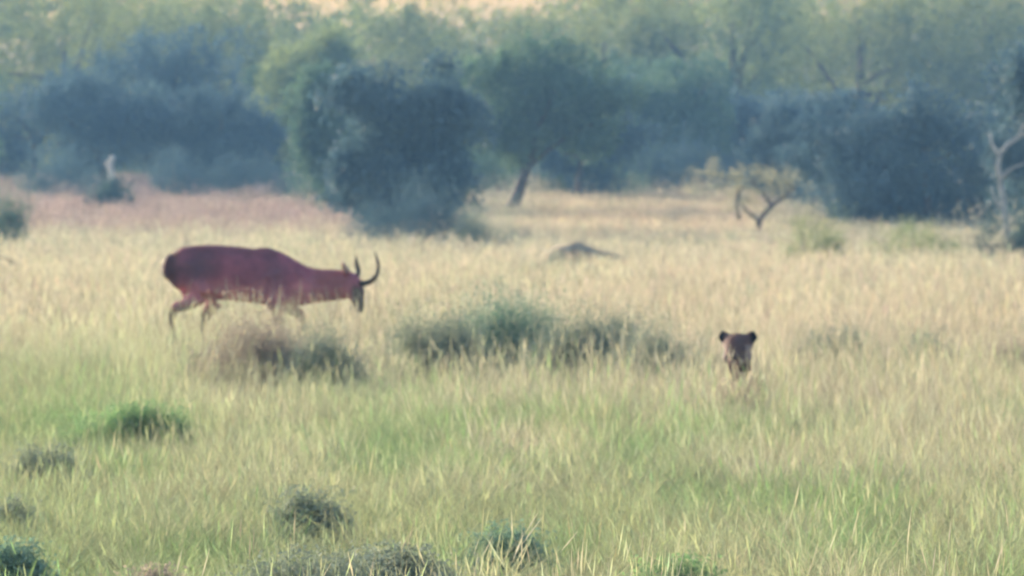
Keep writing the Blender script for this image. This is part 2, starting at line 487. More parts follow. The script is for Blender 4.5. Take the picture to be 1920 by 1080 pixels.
def build_grass():
    rng = np.random.default_rng(5)
    soft = [clump_mesh('soft_tuft', 50, 0.27, 0.20, 0.0052, 1.25, 0.03, rng) for _ in range(5)]
    straw = [clump_mesh('straw_tuft', 40, 0.36, 0.19, 0.0050, 1.0, 0.10, rng) for _ in range(5)]
    far = [clump_mesh('far_tuft', 44, 0.33, 0.28, 0.015, 0.8, 0.08, rng) for _ in range(5)]
    def points(y0, y1, dens, half=0.118):
        n = int(dens * half * (y1 * y1 - y0 * y0))
        y = np.sqrt(rng.uniform(y0 * y0, y1 * y1, n))
        x = rng.uniform(-half, half, n) * y
        return x, y
    def lay(name, label, variants, mat, x, y, keep_dry, base_s):
        c, hf, dry = grass_zone(x, y)
        p = rng.uniform(0, 1, len(x))
        if keep_dry is not None:
            k = (p < (0.15 + 0.85 * dry)) if keep_dry else (p < 1.05 - 0.75 * dry)
            x, y, c, hf = x[k], y[k], c[k], hf[k]
        n = len(x)
        c = c * rng.uniform(0.62, 1.28, (n, 1)) * rng.normal(1, 0.05, (n, 3))
        sxy = base_s * rng.uniform(0.8, 1.3, n); sz = base_s * hf * rng.uniform(0.7, 1.25, n)
        rot = np.stack([rng.normal(0, 0.22, n), rng.normal(0, 0.22, n), rng.uniform(0, 6.28, n)], -1)
        pts = np.stack([x, y, height(x, y)], -1)
        scatter(name, label, variants, mat, pts, np.stack([sxy, sxy, sz], -1), rot,
                rng.integers(0, len(variants), n), np.concatenate([np.clip(c, 0.01, 0.8), np.ones((n, 1))], 1))
        print(name, n)
    gm, sm, fm = grass_mat('fresh_grass', 0.4), grass_mat('straw_grass', 0.35), grass_mat('far_grass', 0.35)
    x, y = points(21, 66, 24)
    lay('short_grass', 'short yellowish green grass covering the near ground', soft, gm, x, y, False, 1.0)
    x, y = points(21, 110, 11)
    # denser stands where the two animals are half hidden
    x = np.concatenate([x, rng.uniform(1.25, 2.30, 150), rng.uniform(-3.95, -1.0, 170)])
    y = np.concatenate([y, rng.uniform(42.6, 45.4, 150), rng.uniform(55.5, 59.0, 170)])
    lay('tall_dry_grass', 'tall pale straw grass with seed heads across the plain', straw, sm, x, y, True, 1.0)
    x, y = points(62, 270, 3.8)
    lay('distant_grass', 'dry tan and pinkish grass stretching back to the trees', far, fm, x, y, None, 1.0)
build_grass()

# ------------------------------------------------------------------ woody plants
def tube(path, radii, seg=8, jitter=0.0, rng=None):
    path = np.asarray(path, dtype=float); n = len(path)
    V, Fc = [], []
    up = np.array([0.13, 0.31, 0.94])
    for i in range(n):
        t = path[min(i + 1, n - 1)] - path[max(i - 1, 0)]
        t = t / (np.linalg.norm(t) + 1e-9)
        ref = up if abs(np.dot(t, up)) < 0.9 else np.array([1.0, 0.1, 0.0])
        u = np.cross(t, ref); u /= np.linalg.norm(u); v = np.cross(t, u)
        for k in range(seg):
            a = 2 * math.pi * k / seg
            r = radii[i] * (1 + (rng.uniform(-jitter, jitter) if rng is not None and jitter else 0))
            V.append(path[i] + r * (math.cos(a) * u + math.sin(a) * v))
    for i in range(n - 1):
        for k in range(seg):
            Fc.append((i * seg + k, i * seg + (k + 1) % seg, (i + 1) * seg + (k + 1) % seg, (i + 1) * seg + k))
    # closed ends
    for e, s in ((0, 1), (n - 1, -1)):
        c = len(V); V.append(path[e])
        for k in range(seg):
            q = (e * seg + k, e * seg + (k + 1) % seg, c, c)
            Fc.append(q if s < 0 else (q[1], q[0], c, c))
    return V, Fc

def tubes_mesh(name, tubes, seg=7, jitter=0.12, rng=None):
    bm = bmesh.new()
    for path, radii in tubes:
        V, Fc = tube(path, radii, seg, jitter, rng)
        vs = [bm.verts.new(v) for v in V]
        for f in Fc:
            ids = []
            for q in f:
                if q not in ids: ids.append(q)
            try: bm.faces.new([vs[q] for q in ids])
            except ValueError: pass
    for f in bm.faces: f.smooth = True
    me = bpy.data.meshes.new(name); bm.to_mesh(me); bm.free()
    return me

def leaves_mesh(name, C, size, rng, up_bias=0.35, aspect=0.55, tint=None):
    n = len(C)
    nrm = rng.normal(0, 1, (n, 3)); nrm[:, 2] = np.abs(nrm[:, 2]) + up_bias
    nrm /= np.linalg.norm(nrm, axis=1, keepdims=True)
    r = rng.normal(0, 1, (n, 3))
    u = np.cross(nrm, r); u /= np.linalg.norm(u, axis=1, keepdims=True) + 1e-9
    v = np.cross(nrm, u)
    s = (size * rng.uniform(0.6, 1.4, n))[:, None]
    a = C - u * s * 0.5; b = C + v * s * 0.5 * aspect + nrm * s * 0.08; c = C + u * s * 0.5; d = C - v * s * 0.5 * aspect + nrm * s * 0.08
    V = np.stack([a, b, c, d], 1).reshape(-1, 3)
    Fc = np.arange(4 * n).reshape(n, 4)
    tint = rng.uniform(0, 1, n) if tint is None else np.clip(tint, 0, 1)
    return np_mesh(name, V, Fc, {'tint': np.repeat(tint, 4)})

def lobed_points(lobes, n, rng, sprig=0.16, inner=0.55):
    """leaf positions gathered into sprigs over the shells of many lobes"""
    vol = np.array([l[3] * l[4] + l[4] * l[5] + l[3] * l[5] for l in lobes]); vol /= vol.sum()
    nsp = max(8, n // 14)
    li = rng.choice(len(lobes), nsp, p=vol)
    L = np.array(lobes)[li]
    d = rng.normal(0, 1, (nsp, 3)); d /= np.linalg.norm(d, axis=1, keepdims=True)
    rr = inner + (1.06 - inner) * rng.uniform(0, 1, nsp) ** 0.5
    sp = L[:, :3] + d * L[:, 3:6] * rr[:, None]
    st = rng.uniform(0, 1, nsp) * 0.35 + 0.65 * rng.uniform(0, 1, len(lobes))[li]
    k = rng.integers(0, nsp, n)
    pts = sp[k] + rng.normal(0, sprig, (n, 3)) * np.array([1, 1, 0.7])
    return pts, np.clip(st[k] + rng.normal(0, 0.12, n), 0, 1)

def tree(name, label, px, base, top, wpx, clear, leaf, seed, lean=0.0, n_leaf=20000, bark=None, group='trees along the edge of the wood',
         dist=None, depth=0.8, density=1.0, nlobes=34, leafsize=0.15, trunk_px=None):
    """px/base: where the trunk meets the ground, top: crown top row, wpx: crown width, clear: bare share of the height"""
    rng = np.random.default_rng(seed)
    if dist is None:
        x, y, z = spot(px, base)
    else:
        y = dist; x = (px - 960) / F * y; z = float(height(x, y))
    m = y / F
    H = (row_of(y, z) - top) * m
    R = 0.58 * wpx * m
    root = empty(name, (x, y, z))
    tag(root, label, 'tree', group)
    bark = bark or M_BARK
    tr = 0.035 * H * rng.uniform(0.8, 1.2) * 0.8
    z0 = H * clear
    off = lean * H
    def trunk_at(t): return np.array([off * t + 0.10 * math.sin(3 * t + seed), 0.08 * math.sin(2 * t + seed * 2), -0.1 + (H * 0.72 + 0.1) * t])
    ts = np.linspace(0, 1, 9)
    path = [trunk_at(t) for t in ts]
    radii = [tr * (1.45 if t == 0 else 1.0) * (1 - 0.8 * t) + 0.02 for t in ts]
    mesh_obj('trunk', tubes_mesh('trunk', [(path, radii)], 9, 0.12, rng), bark, root)
    cx = off * 0.6
    # lobes fill a crown of uneven outline
    lobes = []
    zc, hz = (z0 + H) / 2, (H - z0) / 2
    for i in range(nlobes):
        while True:
            q = rng.uniform(-1, 1, 3)
            if np.dot(q, q) > 0.15 and np.sum(np.abs(q) ** 3) < 1: break
        rl = rng.uniform(0.16, 0.36)
        px_, py_, pz_ = q * (1 - rl * 0.8)
        wz = 1.0 - 0.25 * max(0, -pz_) if clear > 0.05 else 1.0
        lobes.append((cx + px_ * R * wz, py_ * R * depth, zc + pz_ * hz, R * rl, R * rl * depth, min(hz * rl * 1.15, R * rl)))
    # limbs run from the trunk towards the larger lobes
    order = sorted(range(nlobes), key=lambda i: -lobes[i][3])[:7]
    for i in order:
        lb = lobes[i]
        t0 = rng.uniform(0.30, 0.75)
        s = trunk_at(t0); e = np.array(lb[:3])
        if e[2] < s[2]: s = trunk_at(max(0.12, e[2] / H - 0.1))
        mid = (s + e) / 2 + np.array([rng.normal(0, 0.12), rng.normal(0, 0.12), 0.10 * H * rng.uniform(-0.3, 1)])
        pts = [(1 - t) ** 2 * s + 2 * t * (1 - t) * mid + t * t * e for t in np.linspace(0, 1, 6)]
        r0 = tr * 0.45
        mesh_obj('limb', tubes_mesh('limb', [(pts, [r0 * (1 - 0.75 * t) + 0.012 for t in np.linspace(0, 1, 6)])], 6, 0.1, rng), bark, root)
    C, tint = lobed_points(lobes, int(n_leaf * density * 1.35), rng, sprig=0.20)
    C = C + 0.30 * np.stack([fnoise(C[:, 2] * 1.3 + seed, C[:, 0] * 1.3) - 0.5, 0 * C[:, 0], fnoise(C[:, 0] * 1.1, C[:, 1] + seed) - 0.5], -1) * R
    C[:, 2] = np.maximum(C[:, 2], 0.05)
    mesh_obj('crown', leaves_mesh('crown', C, leafsize, rng, tint=tint), LEAF[leaf], root)
    return root

def shrub(name, label, px0, px1, base, top, leaf, seed, n_leaf=2600, leafsize=None, group=None, category='shrub', nlobes=14, up=0.3, stems=6, depth=0.8):
    rng = np.random.default_rng(seed)
    px = 0.5 * (px0 + px1)
    x, y, z = shrub_spot(px, base)
    m = y / F
    W = (px1 - px0) * m; H = (row_of(y, z) - top) * m * (0.84 if base > 880 else 1.0)
    root = empty(name, (x, y, z))
    tag(root, label, category, group)
    lobes = []
    for i in range(nlobes):
        u = rng.uniform(-1, 1)
        rl = rng.uniform(0.26, 0.42)
        cap = 1 - 0.40 * abs(u) ** 2.5
        lobes.append((u * W * 0.46, rng.uniform(-1, 1) * W * 0.5 * depth * 0.7,
                      H * cap * rng.uniform(0.20, 0.62) * rng.uniform(0.75, 1.15), W * rl * 0.55, W * rl * 0.5, H * cap * rl * 0.6))
    for i in range(stems):
        lb = lobes[i % nlobes]
        s = np.array([lb[0] * 0.35 + rng.normal(0, 0.02), lb[1] * 0.35 + rng.normal(0, 0.02), -0.03]); e = np.array(lb[:3])
        mid = (s + e) / 2 + np.array([rng.normal(0, 0.04), rng.normal(0, 0.04), 0.05])
        pts = [(1 - t) ** 2 * s + 2 * t * (1 - t) * mid + t * t * e for t in np.linspace(0, 1, 5)]
        r0 = 0.012 + 0.010 * H
        mesh_obj('stem', tubes_mesh('stem', [(pts, [r0 * (1 - 0.8 * t) + 0.002 for t in np.linspace(0, 1, 5)])], 5, 0.1, rng), M_TWIG, root)
    ls = leafsize or max(0.022, 3.6 * m)
    C, tint = lobed_points(lobes, int(n_leaf * (4.0 if m < 0.0045 else 2.4)), rng, sprig=0.035 + 0.05 * min(W, H), inner=0.3)
    k = max(24, len(C) // 60)                   # loose shoots that break the outline
    L = np.array(lobes)[rng.integers(0, nlobes, k)]
    S = L[:, :3] + rng.normal(0, 0.4, (k, 3)) * L[:, 3:6]
    D = np.stack([rng.normal(0, 0.35, k), rng.normal(0, 0.35, k), rng.uniform(0.5, 1.0, k)], -1) * (H * 0.55)
    per = 9
    t_ = np.tile(np.linspace(0.25, 1.0, per), k)[:, None]
    SC = np.repeat(S, per, 0) + np.repeat(D, per, 0) * t_ + rng.normal(0, 0.012, (k * per, 3))
    SC = SC[SC[:, 2] < H * 1.04]
    C = np.concatenate([C, SC]); tint = np.concatenate([tint, rng.uniform(0.2, 1, len(SC))])
    C[:, 2] = np.maximum(C[:, 2], 0.02)
    mesh_obj('foliage', leaves_mesh('foliage', C, ls, rng, up_bias=up, tint=tint), LEAF[leaf], root)
    return root

# back row
BACK = 'trees standing in the back row of the wood'
tree('tall_tree', 'olive tree crown in the back row at the upper left corner', 120, 0, -40, 450, 0.06, 'olive', 101, dist=268, group=BACK, n_leaf=26000)
tree('tall_tree', 'olive topped tree above the dark bushes behind the antelope', 330, 0, -50, 400, 0.06, 'olive', 102, dist=275, group=BACK, n_leaf=24000)
tree('tall_tree', 'yellowish green tree crown at the top edge left of centre', 640, 0, -22, 430, 0.06, 'light', 103, dist=272, group=BACK, n_leaf=26000)
tree('tall_tree', 'olive tree below the brightest strip of orange sky', 900, 0, -18, 400, 0.06, 'olive', 104, dist=270, group=BACK, n_leaf=24000)
tree('tall_tree', 'greyish green tree in the back row right of the orange sky strip', 1130, 0, -24, 380, 0.06, 'olive', 105, dist=266, group=BACK, n_leaf=24000)
tree('tall_tree', 'tall pale olive tree behind the thorn tree', 1370, 0, -75, 380, 0.06, 'light', 106, dist=264, group=BACK, n_leaf=24000)
tree('tall_tree', 'yellow green tree top along the upper edge toward the right', 1610, 0, -80, 430, 0.06, 'olive', 107, dist=270, group=BACK, n_leaf=26000)
tree('tall_tree', 'greyish green tree top in the upper right corner', 1860, 0, -75, 450, 0.06, 'olive', 108, dist=266, group=BACK, n_leaf=26000)
# middle row
MID = 'trees along the edge of the wood'
tree('bushy_tree', 'dark blue green tree at the left edge, leaves down to the grass', 60, 352, 150, 330, 0.02, 'blue', 201, group=MID, dist=242)
tree('bushy_tree', 'broad dark tree left of the rounded teal tree', 300, 348, 50, 360, 0.05, 'blue', 202, group=MID, dist=246, n_leaf=26000)
tree('bushy_tree', 'small rounded teal tree with a smooth dome, left of centre', 492, 340, 108, 130, 0.05, 'teal', 203, group=MID, dist=238, n_leaf=14000)
tree('bushy_tree', 'slim light olive tree beside the rounded teal tree', 590, 346, 46, 190, 0.05, 'light', 204, group=MID, dist=232, n_leaf=22000)
tree('bushy_tree', 'big dark tree reaching down to the grass behind the antelope horns', 765, 458, 78, 270, 0.02, 'blue', 205, group=MID, dist=156, n_leaf=30000)
tree('leaning_tree', 'wide green tree with a dark leaning trunk above open grass', 962, 402, 70, 330, 0.24, 'teal', 206, group=MID, lean=0.22, n_leaf=28000)
tree('bushy_tree', 'green tree right of the leaning trunk, crown above pale ground', 1170, 350, 90, 240, 0.08, 'teal', 207, group=MID, dist=232, n_leaf=22000)
tree('bushy_tree', 'dark purplish tree directly behind the thorn tree', 1390, 345, 150, 310, 0.05, 'blue', 208, group=MID, dist=236, n_leaf=26000)
tree('bushy_tree', 'widest dark blue tree on the right, hanging down to the grass', 1735, 446, 165, 430, 0.0, 'blue', 209, group=MID, dist=166, n_leaf=34000)
tree('bushy_tree', 'dark tree cut off by the right edge behind a pale bent limb', 1985, 470, 60, 260, 0.03, 'blue', 210, group=MID, dist=150, n_leaf=22000)
tree('bushy_tree', 'green tree mostly cut off by the left edge', -120, 350, 60, 260, 0.05, 'teal', 211, group=MID, dist=225)

tree('bushy_tree', 'green tree crowding the left side of the big dark tree', 640, 400, 120, 190, 0.06, 'teal', 212, group=MID, dist=186, n_leaf=20000)
tree('bushy_tree', 'blue green tree filling the gap right of the leaning tree', 1085, 380, 130, 230, 0.10, 'blue', 213, group=MID, dist=205, n_leaf=22000)
tree('bushy_tree', 'low dark tree between the thorn tree and the widest dark tree', 1545, 400, 175, 250, 0.02, 'blue', 214, group=MID, dist=196, n_leaf=22000)
tree('bushy_tree', 'bluish tree behind the white broken snag', 190, 350, 130, 250, 0.02, 'blue', 215, group=MID, dist=228, n_leaf=20000)
tree('bushy_tree', 'teal tree between the broad dark tree and the slim light one', 420, 350, 150, 200, 0.04, 'blue', 216, group=MID, dist=226, n_leaf=20000)
tree('bushy_tree', 'pale green tree over the pale open ground at right of centre', 1270, 350, 110, 220, 0.10, 'teal', 217, group=MID, dist=224, n_leaf=20000)

# distant wood closing every gap behind the rows
def build_wood():
    rng = np.random.default_rng(77)
    lobes = []
    for i in range(260):
        y = rng.uniform(288, 330); px = rng.uniform(-500, 2420)
        x = (px - 960) / F * y; z = float(height(x, y))
        H = rng.uniform(7.4, 9.8) * y / 300
        if not 540 < px < 1080: H *= 1.12
        for q in range(4):
            lobes.append((x + rng.normal(0, 1.0), y + rng.normal(0, 1), z + H * (q + rng.uniform(0.2, 0.8)) / 4, 1.9, 1.9, 1.5))
    C, tint = lobed_points(lobes, 150000, rng, sprig=0.4, inner=0.2)
    C[:, 2] = np.maximum(C[:, 2], 2.0)
    o = mesh_obj('distant_wood', leaves_mesh('distant_wood', C, 0.38, rng, tint=tint), LEAF['olive'])
    tag(o, 'far wood seen as one mass between the nearer trees', 'wood', kind='stuff')
build_wood()

# ------------------------------------------------------------------ animals
def loft(path, seg=20):
    """path rows: x, y, z, half_width (sideways), half_height; closed smooth body"""
    P = np.array([p[:3] for p in path], dtype=float)
    n = len(P); V, Fc = [], []
    for i in range(n):
        t = P[min(i + 1, n - 1)] - P[max(i - 1, 0)]; t /= np.linalg.norm(t) + 1e-9
        side = np.cross(t, (0, 0, 1.0))
        if np.linalg.norm(side) < 0.25: side = np.cross(t, (1.0, 0, 0))
        side /= np.linalg.norm(side); up = np.cross(side, t)
        for k in range(seg):
            a = 2 * math.pi * k / seg
            V.append(P[i] + side * path[i][3] * math.cos(a) + up * path[i][4] * math.sin(a))
    for i in range(n - 1):
        for k in range(seg):
            Fc.append((i * seg + k, i * seg + (k + 1) % seg, (i + 1) * seg + (k + 1) % seg, (i + 1) * seg + k))
    c0 = len(V); V.append(P[0]); c1 = len(V); V.append(P[-1])
    for k in range(seg):
        Fc.append(((k + 1) % seg, k, c0)); Fc.append(((n - 1) * seg + k, (n - 1) * seg + (k + 1) % seg, c1))
    return V, Fc

def dense(path, sub=4):
    """Catmull-Rom refinement plus rounded ends"""
    A = np.array([p if len(p) == 5 else (p[0], p[1], p[2], p[3], p[3]) for p in path], dtype=float)
    ext = np.vstack([2 * A[0] - A[1], A, 2 * A[-1] - A[-2]])
    out = []
    for i in range(1, len(ext) - 2):
        p0, p1, p2, p3 = ext[i - 1:i + 3]
        for s in range(sub):
            t = s / sub
            out.append(0.5 * ((2 * p1) + (-p0 + p2) * t + (2 * p0 - 5 * p1 + 4 * p2 - p3) * t * t + (-p0 + 3 * p1 - 3 * p2 + p3) * t ** 3))
    out.append(A[-1])
    out = np.array(out); out[:, 3:] = np.maximum(out[:, 3:], 0.004)
    res = []
    d0 = out[0, :3] - out[1, :3]; d0 /= np.linalg.norm(d0) + 1e-9
    d1 = out[-1, :3] - out[-2, :3]; d1 /= np.linalg.norm(d1) + 1e-9
    for a in (80, 55, 28):
        q = out[0].copy(); r = min(q[3], q[4]); q[:3] += d0 * r * 0.7 * math.sin(math.radians(a)); q[3:] *= math.cos(math.radians(a)); res.append(q)
    res += list(out)
    for a in (28, 55, 80):
        q = out[-1].copy(); r = min(q[3], q[4]); q[:3] += d1 * r * 0.7 * math.sin(math.radians(a)); q[3:] *= math.cos(math.radians(a)); res.append(q)
    return [tuple(q) for q in res]

def body_mesh(name, lofts, voxel, smooth_iter, paint):
    """all lofts fused into one continuous skin; paint(co) -> linear colours"""
    bm = bmesh.new()
    for lf in lofts:
        V, Fc = loft(dense(lf))
        vs = [bm.verts.new(v) for v in V]
        for f in Fc: bm.faces.new([vs[q] for q in f])
    bmesh.ops.recalc_face_normals(bm, faces=bm.faces)
    me = bpy.data.meshes.new(name + '_rough'); bm.to_mesh(me); bm.free()
    o = link(bpy.data.objects.new(name + '_rough', me))
    r = o.modifiers.new('fuse', 'REMESH'); r.mode = 'VOXEL'; r.voxel_size = voxel; r.use_smooth_shade = True
    s = o.modifiers.new('soften', 'SMOOTH'); s.factor = 0.5; s.iterations = smooth_iter
    dg = bpy.context.evaluated_depsgraph_get()
    out = bpy.data.meshes.new_from_object(o.evaluated_get(dg))
    bpy.data.objects.remove(o)
    bpy.data.meshes.remove(me)
    out.name = name
    co = np.empty(len(out.vertices) * 3, dtype=np.float32); out.vertices.foreach_get('co', co); co = co.reshape(-1, 3)
    c = paint(co.astype(float))
    a = out.attributes.new('coat', 'FLOAT_COLOR', 'POINT')
    a.data.foreach_set('color', np.concatenate([np.clip(c, 0, 1), np.ones((len(c), 1))], 1).astype(np.float32).ravel())
    out.polygons.foreach_set('use_smooth', np.ones(len(out.polygons), dtype=bool))
    return out

def ball_mesh(name, r, sx=1, sy=1, sz=1):
    bm = bmesh.new(); bmesh.ops.create_uvsphere(bm, u_segments=16, v_segments=10, radius=r)
    bmesh.ops.scale(bm, vec=(sx, sy, sz), verts=bm.verts)
    for f in bm.faces: f.smooth = True
    me = bpy.data.meshes.new(name); bm.to_mesh(me); bm.free(); return me

def blend(c, tgt, w):
    return c * (1 - w[:, None]) + np.array(tgt) * w[:, None]

def build_antelope():
    S = 180.0
    def q(px, py, y=0.0): return ((px - 500) / S, y, (690 - py) / S)
    def row(px, top, bot, hw): return ((px - 500) / S, 0.0, (690 - 0.5 * (top + bot)) / S, hw, 0.5 * (bot - top) / S)
    torso = [row(322, 476, 528, .13), row(336, 466, 542, .185), row(360, 462, 552, .215), row(400, 461, 562, .235), row(440, 464, 566, .25),
             row(480, 469, 570, .245), row(503, 469, 574, .225), row(530, 481, 577, .19), row(560, 496, 576, .155), row(590, 505, 570, .13),
             row(622, 507, 566, .12), row(650, 509, 562, .10)]
    hump = [(*q(482, 480), .07), (*q(502, 477), .06), (*q(524, 490), .07)]
    head = [(*q(636, 528), .10, .11), (*q(654, 532), .10, .115), (*q(664, 546), .085, .10), (*q(669, 560), .070, .078), (*q(672, 573), .058, .060), (*q(673, 583), .054, .048)]
    def leg(pts): return [(*q(a, b, y), r) for a, b, y, r in pts]
    lofts = [torso, hump, head,
        leg([(364, 500, -.08, .145), (372, 532, -.11, .135), (372, 556, -.13, .10), (352, 570, -.13, .070), (330, 578, -.13, .058), (324, 594, -.13, .043),
             (326, 622, -.13, .033), (330, 655, -.13, .033), (334, 672, -.13, .038), (340, 688, -.13, .044)]),
        leg([(370, 500, .08, .145), (390, 535, .11, .13), (404, 562, .13, .10), (394, 585, .13, .066), (382, 604, .13, .052), (384, 630, .13, .034),
             (388, 660, .13, .033), (391, 674, .13, .037), (397, 688, .13, .043)]),
        leg([(508, 520, -.10, .15), (512, 552, -.12, .115), (516, 578, -.12, .075), (522, 606, -.12, .052), (525, 622, -.12, .048), (525, 646, -.12, .031),
             (525, 668, -.12, .034), (532, 688, -.12, .042)]),
        leg([(514, 525, .08, .14), (524, 556, .11, .105), (542, 578, .11, .070), (562, 590, .11, .054), (568, 602, .11, .048), (563, 630, .11, .031),
             (558, 655, .11, .034), (566, 674, .11, .041)]),
        leg([(330, 482, 0, .022), (326, 505, -.01, .022), (334, 530, -.03, .026), (346, 552, -.06, .026), (350, 570, -.08, .010)]),     # tail
        [(*q(650, 516, -.07), .022, .030), (*q(646, 508, -.12), .030, .040), (*q(640, 500, -.17), .022, .030), (*q(636, 495, -.21), .006, .008)],   # ears
        [(*q(650, 514, .07), .022, .030), (*q(647, 506, .12), .030, .040), (*q(643, 498, .17), .022, .030), (*q(640, 493, .21), .006, .008)],
    ]
    def paint(co):
        x, y, z = co.T
        px = x * S + 500; py = 690 - z * S
        nz = fnoise(x * 7 + 20, z * 7 + 20) - 0.5
        c = np.tile(np.array([0.250, 0.080, 0.108]), (len(co), 1))
        c = c * (1 + 0.35 * nz)[:, None]
        c = blend(c, (0.130, 0.048, 0.060), sstep(492, 466, py + 22 * nz) * 0.75)
        c = blend(c, (0.44, 0.165, 0.195), sstep(515, 545, py + 26 * nz) * sstep(600, 575, py) * 0.85)
        c = blend(c, (0.27, 0.10, 0.09), sstep(575, 600, px) * sstep(660, 640, px) * 0.6)
        d = np.hypot((px - 368) / 34, (py - 500) / 26) + 0.5 * nz
        c = blend(c, (0.070, 0.050, 0.062), sstep(1.8, 0.2, d) * 0.62)               # dark haunch patch
        d = np.hypot((px - 512) / 20, (py - 520) / 34) + 0.5 * nz
        c = blend(c, (0.090, 0.055, 0.065), sstep(1.7, 0.2, d) * 0.5)
        c = blend(c, (0.055, 0.032, 0.036), sstep(345, 322, px) * sstep(560, 540, py) * 0.85)
        lg = sstep(562, 590, py)
        c = blend(c, (0.150, 0.085, 0.060), lg * sstep(600, 560, px) * 0.9)
        c = blend(c, (0.070, 0.055, 0.050), sstep(600, 575, np.hypot(px - 330, (py - 600)) * 0 + py) * 0 + lg * sstep(400, 380, px) * 0.5)
        c = blend(c, (0.085, 0.060, 0.062), sstep(650, 664, px) * sstep(530, 545, py))   # dark face blaze
        c = blend(c, (0.42, 0.30, 0.24), sstep(0.10, 0.13, np.abs(y)) * sstep(560, 620, px) * sstep(516, 506, py) * 0.8)
        c = blend(c, (0.03, 0.025, 0.025), sstep(676, 684, py) * sstep(600, 560, px))
        return c
    x, y, z = spot(500, 690)
    root = empty('antelope', (x, y, z), math.radians(5))
    tag(root, 'reddish brown antelope with lowered head and curved dark horns walking right', 'antelope')
    mesh_obj('body', body_mesh('body', lofts, 0.014, 12, paint), coat_mat('antelope_coat', 0.7), root)
    hm = rough_mat('horn', (0.020, 0.017, 0.016), (0.060, 0.048, 0.042), 30, 0.55, 0.5)
    def horn(pts):
        P = dense([(*q(a, b, y), r) for a, b, y, r in pts], 6)
        path = [p[:3] for p in P]; radii = [p[3] * (1 + 0.10 * (i % 2)) for i, p in enumerate(P)]
        mesh_obj('horn', tubes_mesh('horn', [(path, radii)], 10, 0.0, None), hm, root)
    horn([(668, 533, -.045, .026), (682, 533, -.07, .027), (696, 527, -.10, .025), (704, 514, -.11, .021), (706, 498, -.10, .017), (703, 484, -.08, .012), (701, 474, -.07, .004)])
    horn([(662, 528, .045, .026), (668, 520, .09, .027), (671, 510, .13, .026), (669, 498, .14, .022), (667, 489, .13, .014), (667, 481, .12, .004)])
    em = plain_mat('antelope_eye', (0.010, 0.008, 0.007), 0.2)
    for s in (-1, 1):
        e = mesh_obj('eye', ball_mesh('eye', 0.019), em, root); e.location = (*q(664, 543)[:1], s * 0.066, q(664, 543)[2])
build_antelope()

